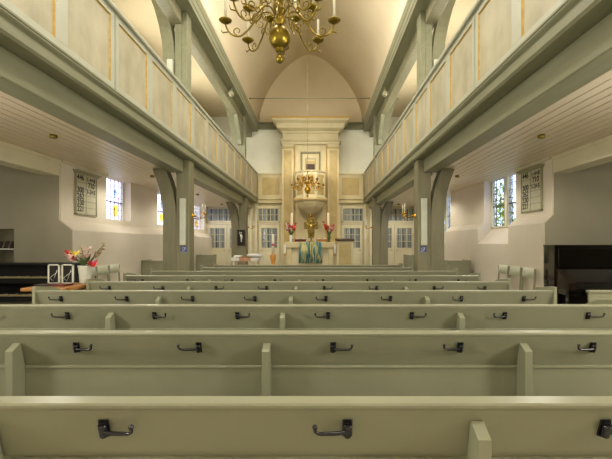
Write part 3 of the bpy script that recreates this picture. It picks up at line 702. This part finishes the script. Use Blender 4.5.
def make_pew(d, x0, x1, label, cat='pew', hooks=None, hx=HX, flat=False, divs=(), group=None, endz=.955):
    t = thing('pew', label, cat, ((x0+x1)/2, d+.25, 0), 0, group)
    g = MB().prism([(d+.008,.898),(d+.060,.738),(d+.082,.738),(d+.030,.907),(d+.008,.907)], x0+.03, x1-.03, 'x'); obj('backrest', g, 'pew', t)
    cp = MB().prism([(d,.908),(d,.916),(d+.004,.921),(d+.054,.922),(d+.058,.917),(d+.058,.908)], x0-.005 if endz < .93 else x0+.03, x1+.005 if endz < .93 else x1-.03, 'x'); obj('top_rail', cp, 'pew', t)
    lp = MB().prism([(d+.050,.0),(d+.050,.730),(d+.043,.732),(d+.043,.741),(d+.046,.744),(d+.075,.744),(d+.075,.0)], x0+.03, x1-.03, 'x'); obj('lower_panel', lp, 'pew', t)
    se = MB().box(x0+.03, x1-.03, d+.076, d+.47, .42, .45); obj('seat', se, 'pew', t, bevel=.006)
    for xe in (x0, x1-.032):
        e = MB().box(xe, xe+.032, d-.004, d+.5, 0, endz) if flat else MB().prism([(d+.0,0),(d-.004,.6),(d-.004,endz),(d+.06,endz),(d+.30,endz-.03),(d+.46,endz-.10) if endz > .93 else (d+.46,endz-.2),(d+.50,.62),(d+.50,0)], xe, xe+.032, 'x')
        obj('end_panel', e, 'pew', t, bevel=.004)
    for x in divs:
        v = MB().prism([(d+.0485,0),(d+.0485,.735),(d+.018,.866),(d+.014,.866),(d-.038,.838),(d-.038,0)], x-.0185, x+.0185, 'x')
        obj('divider', v, 'pew', t, bevel=.0015)
    if hooks:
        tilt = math.atan2(.052,.16)
        for x, dr in zip(hx, hooks):
            if x0+.1 < x < x1-.1: hook(t, x-t.location.x, .845, d+.0235-t.location.y, dr, tilt)
    return t
for i, d in enumerate(ROWS):
    if i < 7: x0, x1 = -2.68, 2.25
    else: x0, x1 = -2.13, 1.74
    if i == 0: dv = (-.93, .452)
    elif i < 7: dv = (-1.512, -.254, 1.036) if i == 1 else (-1.49, -.25, 1.03)
    else: dv = (-.25,)
    make_pew(d, x0, x1, 'long olive-grey painted pew, '+ORD[i], hooks=DIRS.get(i), hx=HXR.get(i, HX), divs=dv, group='rows of pews in the nave')
# short pews in the aisles
t = thing('pew_screen', 'low green-grey panelled screen at the right edge, in front of the black piano', 'screen', (2.95, 3.80, 0))
obj('panel', MB().box(2.575, 3.35, 3.785, 3.81, 0, .90), 'pew', t); obj('cap', MB().box(2.565, 3.36, 3.77, 3.825, .901, .922), 'pew', t, bevel=.004)
for s, y, lb in ((-1,9.5,'short pew against the left wall beyond the nearer post'),(1,9.5,'short pew against the right wall beyond the nearer post'),(-1,13.6,'small pew by the left glazed doors'),(1,13.6,'small pew by the right glazed doors')):
    a, c_ = sorted((X(s,3.15), X(s,3.69))); y = 8.95 if y < 12 else 13.0
    t = thing('pew', lb, 'pew', ((a+c_)/2, y+.25, 0))
    obj('backrest', MB().box(a+.033, c_-.033, y+.01, y+.04, 0, .95), 'pew', t); obj('top_rail', MB().box(a+.033, c_-.033, y, y+.055, .951, .975), 'pew', t, bevel=.004)
    obj('seat', MB().box(a+.033, c_-.033, y+.041, y+.45, .42, .45), 'pew', t)
    for xe in (a, c_-.032): obj('end_panel', MB().box(xe, xe+.032, y-.004, y+.48, 0, .985), 'pew', t, bevel=.004)
# chairs along the aisle walls, facing the nave
def make_chair():
    t = thing('chair', '', 'chair')
    # local: faces +x ; back at x=-.2
    b = MB(); n = 8; vs = []; fs = []
    for i in range(n+1):
        u = -1+2*i/n; y = .185*u; xx = -.20-.05*(1-u*u)
        vs += [(xx,y,.80),(xx-.012,y,.965),(xx-.03,y,.965),(xx-.018,y,.80)]
    for i in range(n):
        for j in range(4): fs.append((i*4+j,i*4+(j+1)%4,(i+1)*4+(j+1)%4,(i+1)*4+j))
    fs += [(0,3,2,1),(n*4,n*4+1,n*4+2,n*4+3)]
    b.add(vs, fs, True); obj('backrest', b, 'chair', t, local=True)
    obj('seat', MB().box(-.2,.2,-.2,.2,.43,.46), 'chair', t, local=True, bevel=.012)
    for y in (-.185,.185):
        obj('leg', MB().tube([(-.2,y,.0),(-.205,y,.45),(-.225,y,.955)], .016), 'post', t, local=True)
        obj('leg', MB().tube([(.18,y,.0),(.17,y,.43)], .016), 'post', t, local=True)
    return t
proto = None
for s in (-1, 1):
    for i, y in enumerate((6.76, 7.17, 7.58) if s < 0 else (6.50, 6.94, 7.38)):
        if proto is None: proto = make_chair(); c = proto
        else: c = copy_tree(proto)
        c.location = (X(s,3.38 if s < 0 else 3.46), y, 0); c.rotation_euler = (0,0, 0 if s < 0 else PI)
        c['label'] = 'pale green chair against the %s aisle wall, %s of three'%(side(s), ['nearest','middle','farthest'][i]); c['group'] = 'chairs along the %s aisle wall'%side(s)

# ================================================================== CHANDELIERS
def make_chandelier(n_low, n_up):
    t = thing('chandelier', '', 'chandelier')
    obj('body', MB().lathe([(.004,-.36),(.012,-.355),(.030,-.34),(.035,-.318),(.030,-.296),(.012,-.282),(.010,-.27),(.03,-.262),(.038,-.25),(.028,-.24),(.045,-.23),(.075,-.205),(.088,-.165),(.090,-.14),(.084,-.105),(.065,-.07),(.035,-.045),(.03,-.03),(.055,-.01),(.055,.01),(.03,.03),(.028,.06),(.05,.075),(.05,.095),(.025,.12),(.03,.16),(.05,.19),(.055,.22),(.04,.26),(.016,.29),(.014,.36),(.03,.38),(.02,.41),(.008,.42)], n=24), 'brass', t, local=True)
    tb = MB(); obj('hanging_rod', MB().tube([(0,0,.41),(0,0,4.375)], .005, 6), 'board_frame', t, local=True)
    for z in (.8, 1.3, 1.8, 2.3, 2.8, 3.3, 3.8): tb.ball((0,0,z), .016, 8, 6)
    obj('rod_knobs', tb, 'brass', t, local=True)
    def armset(n, R, z0, hubz, ph, name):
        path = smooth_path([(.045,0,hubz),(.10,0,hubz+.045),(.17,0,hubz+.02),(R*.55,0,z0-.06),(R*.72,0,z0-.125),(R*.88,0,z0-.115),(R*.975,0,z0-.06),(R,0,z0-.01)], 5)
        am = MB(); am.tube(path, .0075, 7)
        def curl(cx, cz, r, a0, a1, w=.005):
            am.tube([(cx+r*(1-.55*i/9)*math.cos(a0+(a1-a0)*i/9), 0, cz+r*(1-.55*i/9)*math.sin(a0+(a1-a0)*i/9)) for i in range(10)], w, 6)
        curl(R*.78, z0-.085, .036, -PI*.5, PI*1.3); curl(R*.50, z0-.005, .036, PI*1.2, -PI*.5); curl(R*.36, z0-.045+hubz*.3, .028, PI*.5, PI*2.2)
        am.tube([(R*.93,0,z0-.09),(R*1.05,0,z0-.10),(R*1.08,0,z0-.075)], [.006,.005,.003], 6)
        pan = MB().lathe([(.006,-.03),(.02,-.022),(.048,-.005),(.055,.005),(.05,.01),(.02,.004),(.018,.03),(.014,.03)], (R,0,z0), 14)
        cn = MB().lathe([(.012,.02),(.0115,.175),(.008,.19)], (R,0,z0), 10)
        M1 = [mkmesh('arm', am, 'brass'), mkmesh('drip_pan', pan, 'brass'), mkmesh('candle', cn, 'candle')]
        for i in range(n):
            a = bpy.data.objects.new('arm', M1[0]); C.objects.link(a); a.parent = t; a.rotation_euler = (0,0,ph+2*PI*i/n)
            for nm, me in (('drip_pan', M1[1]), ('candle', M1[2])):
                q = bpy.data.objects.new(nm, me); C.objects.link(q); q.parent = a
    armset(n_low, .455, 0.0, .03, 0.0, 'low'); armset(n_up, .30, .17, .21, PI/8, 'up')
    return t
ch = make_chandelier(8, 8); ch.location = (-.315, 3.35, 3.23)
ch['label'] = 'large brass two-tier candle chandelier at the top of the photo'; ch['group'] = 'brass chandeliers in the nave'
c2 = copy_tree(ch); c2.location = (-.285, 11.6, 3.05); c2['label'] = 'smaller-looking brass chandelier hanging in front of the pulpit'
[o for o in KIDS(c2) if o.name.startswith('hanging_rod')][0].scale.z = 1.042
for o in [c2]+KIDS(c2)+[g for a in KIDS(c2) for g in KIDS(a)]:
    if o.type == 'MESH':
        for sl in o.material_slots:
            if sl.material == M['brass']: sl.link = 'OBJECT'; sl.material = M['brass_bright']
# iron tie rod across the vault
t = obj('tie_rod', MB().tube([(X(-1,1.925),12.75,5.98),(X(1,1.925),12.75,5.98)], .012).ball((X(-1,1.895),12.75,5.98), .03).ball((X(1,1.895),12.75,5.98), .03), 'post'); tag(t, 'thin iron tie rod across the vault in front of the altar wall', 'tie rod')

# ================================================================== SCONCES, SPEAKERS, SPOTS
def make_sconce():
    t = thing('wall_sconce', '', 'sconce')
    obj('wall_plate', MB().lathe([(.045,0),(.04,.012),(.02,.03),(.015,.06)], axis='x', n=16), 'brass_bright', t, local=True)
    for a in (-1, 1):
        am = obj('arm', MB().tube(smooth_path([(.05,0,0),(.10,a*.03,-.03),(.16,a*.07,-.04),(.21,a*.09,-.01),(.215,a*.09,.03)], 5), .007, 7).ball((.05,0,0), .022), 'brass_bright', t, local=True)
        obj('drip_pan', MB().lathe([(.008,0),(.035,.012),(.038,.018),(.012,.02),(.012,.035)], (.215,a*.09,.03), 14), 'brass_bright', am, local=True)
        obj('candle', MB().lathe([(.011,.03),(.011,.17),(.006,.185)], (.215,a*.09,.03), 10), 'candle', am, local=True)
    return t
sc = make_sconce(); first = True
for s in (-1, 1):
    for j, (y, z) in enumerate(((7.38, 1.87), (13.14, 1.88))):
        c = sc if first else copy_tree(sc); first = False
        c.location = (X(s,2.059), y, z); c.rotation_euler = (0,0,0 if s < 0 else PI)
        c['label'] = 'brass two-candle wall sconce on the %s %s post'%(['nearer','farther'][j], side(s)); c['group'] = 'brass sconces on the posts'
def make_speaker(h):
    t = thing('column_speaker', '', 'speaker')
    obj('cabinet', MB().box(-.052,.052,-.07,-.001,0,h), 'sp_white', t, local=True, bevel=.008)
    obj('grille', MB().box(-.035,.035,-.074,-.071,.03,h-.03), 'sp_white', t, local=True)
    return t
for s in (-1, 1):
    t = make_speaker(.84); t.location = (X(s,2.165), 7.218, 1.33); t['label'] = 'slim white column loudspeaker on the nearer %s post'%side(s); t['group'] = 'column loudspeakers'
    t = make_speaker(.62); t.location = (X(s,2.40), 7.238, 4.05); t['label'] = 'white loudspeaker on the nearer %s upper post above the parapet'%side(s); t['group'] = 'column loudspeakers'
    t = thing('loop_sign', 'small square blue pictogram sign below the white loudspeaker on the %s post'%side(s), 'sign', (X(s,2.16)+.0, 7.218, 1.20))
    obj('sign_plate', MB().box(-.055,.055,-.005,-.001,0,.11), 'blue', t, local=True)
    sy = MB(); arc = [(.028*math.cos(a), -.006, .068+.028*math.sin(a)) for a in [math.radians(200-i*26) for i in range(10)]]
    sy.tube(arc+[(.006,-.006,.035),(-.008,-.006,.022)], .0045, 5); sy.tube([(-.045,-.006,.012),(.04,-.006,.098)], .004, 5); sy.box(-.048,.048,-.0065,-.005,.004,.009)
    obj('symbol', sy, 'white', t, local=True)
# spotlights clamped under the vault plate, aimed at the altar
for s in (-1, 1):
    t = thing('spotlight', 'small round spotlight under the %s vault plate aimed at the altar'%side(s), 'spotlight', (X(s,2.06), 10.75, 5.38))
    obj('bracket', MB().box(-.02,.02,-.02,.02,.06,.169), 'board_frame', t, local=True)
    obj('housing', MB().lathe([(.03,-.12),(.06,-.10),(.065,.05),(.06,.06)], axis='y', n=16), 'board_frame', t, local=True)
    obj('lens', MB().lathe([(.055,.061),(.055,.064)], axis='y', n=16), 'lampglow', t, local=True)
    l = bpy.data.lights.new('altar_spot', 'SPOT'); l.energy = 260; l.color = (1.0,.84,.60); l.spot_size = math.radians(62); l.spot_blend = .7; l.shadow_soft_size = .06
    o = bpy.data.objects.new('altar_spot', l); C.objects.link(o); o.location = (X(s,1.96), 10.95, 5.36)
    dr = Vector((CX-.2*s, 14.4, 2.6))-o.location; o.rotation_euler = dr.to_track_quat('-Z', 'Y').to_euler()
# brass downlights in the plank ceiling
for s in (-1, 1):
    for j, y in enumerate((5.0, 8.0, 11.0, 13.8)):
        t = thing('ceiling_downlight', 'small brass downlight in the %s plank ceiling, %s'%(side(s), ['nearest','second','third','farthest'][j]), 'downlight', (X(s,3.05), y, 2.69), 0, 'brass downlights under the galleries')
        obj('ring', MB().lathe([(.042,.029),(.045,.0),(.04,-.008),(.036,-.004),(.035,.02)], n=18), 'brass', t, local=True)
        obj('lamp', MB().lathe([(.034,.02),(.034,.0),(.02,-.006)], n=14), 'lamp_off', t, local=True)
        l = bpy.data.lights.new('downlight', 'SPOT'); l.energy = 44; l.color = (1,.94,.82); l.spot_size = math.radians(164); l.spot_blend = .35; l.shadow_soft_size = .05  # spot added to brighten the aisle; the fitting itself is unlit
        o = bpy.data.objects.new('downlight', l); C.objects.link(o); o.location = (X(s,3.05), y, 2.66)

# ================================================================== HYMN BOARDS
TXT = [('446','1-4+8'),('','710'),('300','1-3+5'),('262',''),('330',''),('221','')]
for s in (-1, 1):
    y0, y1, z0, z1 = (6.86, 7.52, 1.86, 2.58) if s < 0 else (6.50, 7.16, 1.90, 2.60)
    xw = X(s,3.919); t = thing('hymn_board', 'pale hymn number board with dark digits, on the %s wall beside the window'%side(s), 'hymn board', (xw, (y0+y1)/2, z0))
    q = lambda d: X(s,3.919-d)
    obj('board', MB().box(q(0), q(.02), y0+.02, y1-.02, z0+.02, z1), 'board', t)
    obj('frame', MB().box(q(0), q(.03), y0, y0+.03, z0, z1).box(q(0), q(.03), y1-.03, y1, z0, z1).box(q(0), q(.03), y0, y1, z0, z0+.03), 'board_frame', t, bevel=.004)
    obj('cornice', MB().box(q(0), q(.06), y0-.03, y1+.03, z1, z1+.03).box(q(0), q(.09), y0-.05, y1+.05, z1+.03, z1+.05), 'board_frame', t, bevel=.006)
    ln = MB(); rh = (z1-z0-.06)/6; wd = y1-y0-.06
    for i in range(1, 6): ln.box(q(.02), q(.023), y0+.03, y1-.03, z0+.03+rh*i-.003, z0+.03+rh*i+.003)
    ysep = y0+.03+wd*.475 if s < 0 else y1-.03-wd*.475
    ln.box(q(.02), q(.023), ysep-.005, ysep+.005, z0+.03, z1)
    obj('ruled_lines', ln, 'line', t)
    for i, (a, c_) in enumerate(TXT):
        zb = z1-.012-rh*(i+1)+rh*.16
        for txt, off in ((a, .014), (c_, wd*.505)):
            if not txt: continue
            if txt == '710': off += .04
            if s < 0: M4 = Matrix(((0,0,1,q(.022)),(1,0,0,y0+.03+off),(0,1,0,zb),(0,0,0,1)))
            else: M4 = Matrix(((0,0,-1,q(.022)),(-1,0,0,y1-.03-off),(0,1,0,zb),(0,0,0,1)))
            obj('numerals', textmesh(txt, rh*1.28 if len(txt) < 4 else rh*1.05, M4), 'ink', t)

# ================================================================== FRAMED PICTURE
t = thing('framed_picture', 'dark framed picture of a pale figure on the farther left post', 'picture', (-2.47, 12.985, 1.28))
obj('frame', MB().box(-.13,-.11,-.03,-.001,0,.52).box(.11,.13,-.03,-.001,0,.52).box(-.13,.13,-.03,-.001,0,.02).box(-.13,.13,-.03,-.001,.50,.52), 'dark_wood', t, local=True)
obj('canvas', MB().box(-.11,.11,-.015,-.002,.02,.50), 'dark', t, local=True)
obj('figure', MB().tube([(.0,-.018,.12),(.01,-.018,.25),(-.01,-.018,.36)], [.015,.03,.035]).ball((0,-.018,.42), .025).tube([(-.01,-.018,.35),(-.06,-.018,.40),(-.05,-.018,.46)], .01).tube([(-.01,-.018,.35),(.05,-.018,.30)], .01), 'white', t, local=True)

# ================================================================== ORGAN AND PIANO
t = thing('organ_console', 'black two-manual organ console in the left side room', 'organ', (-4.66, 6.05, 0))
x0, x1 = -.98, .92
obj('body', MB().box(x0,x1,.10,.40,.0,1.03).box(x0,x0+.05,-.35,.10,0,.78).box(x1-.05,x1,-.35,.10,0,.78), 'organ_black', t, local=True, bevel=.008)
obj('top_lid', MB().box(x0-.02,x1+.02,.02,.42,1.03,1.055), 'organ_black', t, local=True, bevel=.006)
for z, y in ((.60,-.28),(.84,-.04)):
    m_ = obj('manual', MB().box(x0+.05,x1-.05,y,y+.30 if z < .7 else .1,z-.08,z), 'organ_black', t, local=True)
    kb = MB(); n = 36; wk = (x1-x0-.16)/n
    for i in range(n): kb.box(x0+.08+wk*i+.001, x0+.08+wk*(i+1)-.001, y-.01, y+.14, z, z+.022)
    kb.box(x0+.08,x1-.08,y+.13,y+.145,z,z+.02)
    obj('white_keys', kb, 'keys', m_, local=True)
    kb = MB()
    for i in range(n):
        if i % 7 not in (2, 6): kb.box(x0+.08+wk*(i+1)-.009, x0+.08+wk*(i+1)+.009, y+.05, y+.14, z+.022, z+.034)
    kb.box(x0+.08,x1-.08,y+.135,y+.15,z+.021,z+.03)
    obj('black_keys', kb, 'organ_black', m_, local=True)
obj('knee_panel', MB().box(x0+.05,x1-.05,.05,.099,.05,.47), 'shade_grey', t, local=True)
t = thing('upright_piano', 'glossy black upright piano in the right side room', 'piano', (4.46, 5.97, 0))
x0, x1 = -.93, .95
obj('body', MB().box(x0+.03,x1,0,.26,.05,1.32), 'black', t, local=True)
obj('top_lid', MB().box(x0-.008,x1+.02,-.02,.27,1.32,1.342), 'black', t, local=True, bevel=.004)
obj('upper_panel', MB().box(x0+.06,x1-.05,-.015,-.001,1.0,1.30), 'black', t, local=True, bevel=.006)
obj('side_panel', MB().box(x0,x0+.029,-.01,.265,.0,1.319), 'black', t, local=True, bevel=.003)
obj('side_panel', MB().box(x1+.001,x1+.03,-.01,.265,.0,1.319), 'black', t, local=True, bevel=.003)
obj('key_bed', MB().box(x0+.03,x1-.001,-.30,-.001,.62,.70), 'black', t, local=True, bevel=.006)
b = MB().prism([(-.29,.701),(-.29,.72),(-.12,.80),(-.03,.98),(-.001,.98),(-.001,.701)], x0+.14, x1-.05, 'x'); obj('fallboard', b, 'black', t, local=True, bevel=.006)
obj('cheek', MB().prism([(-.30,.701),(-.30,.80),(-.05,.98),(-.001,.98),(-.001,.701)], x0+.03, x0+.138, 'x'), 'walnut', t, local=True, bevel=.006)
for xx in (x0+.07, x1-.06): obj('leg', MB().box(xx-.03,xx+.03,-.28,-.22,0,.619), 'black', t, local=True)
t = thing('piano_stool', 'dark red leather piano stool at the right edge', 'stool', (3.95, 5.15, 0))
obj('seat', MB().box(-.28,.3,-.17,.17,.66,.72), 'red_felt', t, local=True, bevel=.02)
for a in (-1,1):
    for c_ in (-1,1): obj('leg', MB().box(a*.25-.02,a*.25+.02,c_*.13-.02,c_*.13+.02,0,.659), 'black', t, local=True)
# niche shelf with pamphlets
t = obj('shelf_board', MB().box(X(-1,5.295), X(-1,4.685), 6.51, 6.799, 1.26, 1.28), 'white', bevel=.003); tag(t, 'thin white shelf in the niche at the left edge', 'shelf')
for i in range(4):
    x = X(-1,4.78+.10*i); p = obj('pamphlet', MB().prism([(6.57,1.281),(6.63,1.40),(6.638,1.40),(6.578,1.281)], x-.035, x+.035, 'x'), 'ink')
    tag(p, 'dark pamphlet leaning on the niche shelf, %s from the right'%['first','second','third','fourth'][i], 'pamphlet', 'pamphlets on the niche shelf')

# ================================================================== TABLE WITH VASE (left)
t = thing('wooden_table', 'small orange-brown wooden table beyond the left pew ends', 'table', (-3.12, 4.95, 0))
obj('tabletop', MB().box(-.10,.40,-.62,.02,.845,.88), 'wood', t, local=True, bevel=.006)
for a in (.05,.30):
    for c_ in (-.5,-.05): obj('leg', MB().box(a-.025,a+.025,c_-.025,c_+.025,0,.844), 'wood', t, local=True)
t = thing('flower_vase', 'white conical vase holding a mixed bouquet, on the left wooden table', 'vase', (-2.82, 4.86, .881))
vl = t.location
obj('vase', MB().lathe([(.055,0),(.06,.01),(.068,.11),(.080,.20),(.084,.215),(.078,.215),(.06,.11)], n=20), 'white', t, local=True)
lf = MB()
for i in range(10):
    a = 2*PI*i/10; d = Vector((math.cos(a)*.13, math.sin(a)*.1, .10+.05*math.sin(i*2.3))); q = Vector((-math.sin(a), math.cos(a), 0))*.02; o_ = Vector((0,0,.22))
    lf.add([o_, o_+d*.5+q, o_+d, o_+d*.5-q], [(0,1,2,3)])
obj('leaves', lf, 'green', t, local=True)
bouquet(vl, .235, [(-.235,.385,'red',6,'gladiolus','bright red gladiolus leaning far left'),(-.13,.34,'palepink',1,'lily','white lily on the left'),(-.09,.37,'yellow',1,'lily','yellow bloom'),(-.03,.44,'beige',4,'wildflower','dusky pink spray standing upright'),(.03,.43,'palepink',4,'wildflower','pale spray standing upright'),(.22,.47,'beige',6,'grass_stem','beige grassy stem leaning far right'),(.19,.42,'beige',4,'grass_stem','pale grassy stem just below the beige one'),(.07,.24,'pink',1,'rose','pink rose at the rim'),(.115,.22,'red',1,'rose','red rose hanging over the rim'),(-.16,.29,'palepink',1,'rose','cream rose low on the left')], 'in the white conical vase', 'flowers in the white conical vase')
for i, x in enumerate((-3.16, -2.995)):
    t = thing('display_frame', 'white-edged display frame on the left table, %s one'%['left','right'][i], 'display frame', (x, 4.80, .881), 0, 'display frames on the table')
    obj('frame', MB().box(-.07,-.055,-.01,.01,0,.235).box(.055,.07,-.01,.01,0,.235).box(-.07,.07,-.01,.01,0,.014).box(-.07,.07,-.01,.01,.22,.235), 'white', t, local=True)
    obj('backing', MB().box(-.055,.055,0,.006,.014,.22), 'dark', t, local=True)
    obj('drawn_lines', MB().tube([(-.05,-.003,.07),(.05,-.003,.15)], .003, 5).tube([(-.05,-.003,.07),(-.01,-.003,.03),(.04,-.003,.17)], .003, 5), 'white', t, local=True)
for i, (x, m_, lb) in enumerate(((-3.11,'ink','dark songbook'),(-2.93,'red_felt','red songbook'))):
    o = obj('songbook', MB().box(x-.085,x+.085,4.5,4.66,.881,.90), m_, bevel=.003); tag(o, lb+' lying on the left wooden table', 'book')

# ================================================================== OUTSIDE
for s in (-1, 1):
    o = obj('lawn', MB().box(X(s,4.3), X(s,30), 7.5, 30, -.2, -.1), 'ground'); o['kind'] = 'structure'
    o.name = 'ground'
def bush(name, loc, r, h, n, label):
    t = thing(name, label, 'bush', loc)
    b = MB()
    for i in range(n):
        a, c_ = random.uniform(0,2*PI), random.uniform(-1,1); rr = r*random.uniform(.4,1)
        p = Vector((rr*math.cos(a)*math.sqrt(1-c_*c_), rr*math.sin(a)*math.sqrt(1-c_*c_), h*.5*(1+c_*rr/r))); d = Vector((random.gauss(0,1),random.gauss(0,1),random.gauss(0,1))).normalized()*.11
        e = d.cross(Vector((random.gauss(0,1),random.gauss(0,1),random.gauss(0,1)))).normalized()*.05
        b.add([p-d, p+e, p+d, p-e], [(0,1,2,3)])
    obj('foliage', b, 'foliage', t, local=True); obj('stem', MB().tube([(0,0,0),(0,0,h*.6)], .05), 'dark_wood', t, local=True)
bush('garden_shrub', (6.15, 14.0, -.1), .8, 4.0, 800, 'yellow-green shrub outside, seen through the nearer right window')
bush('garden_shrub', (6.0, 17.5, -.1), 1.6, 3.4, 1500, 'yellow-green shrub outside, seen through the farther right window')
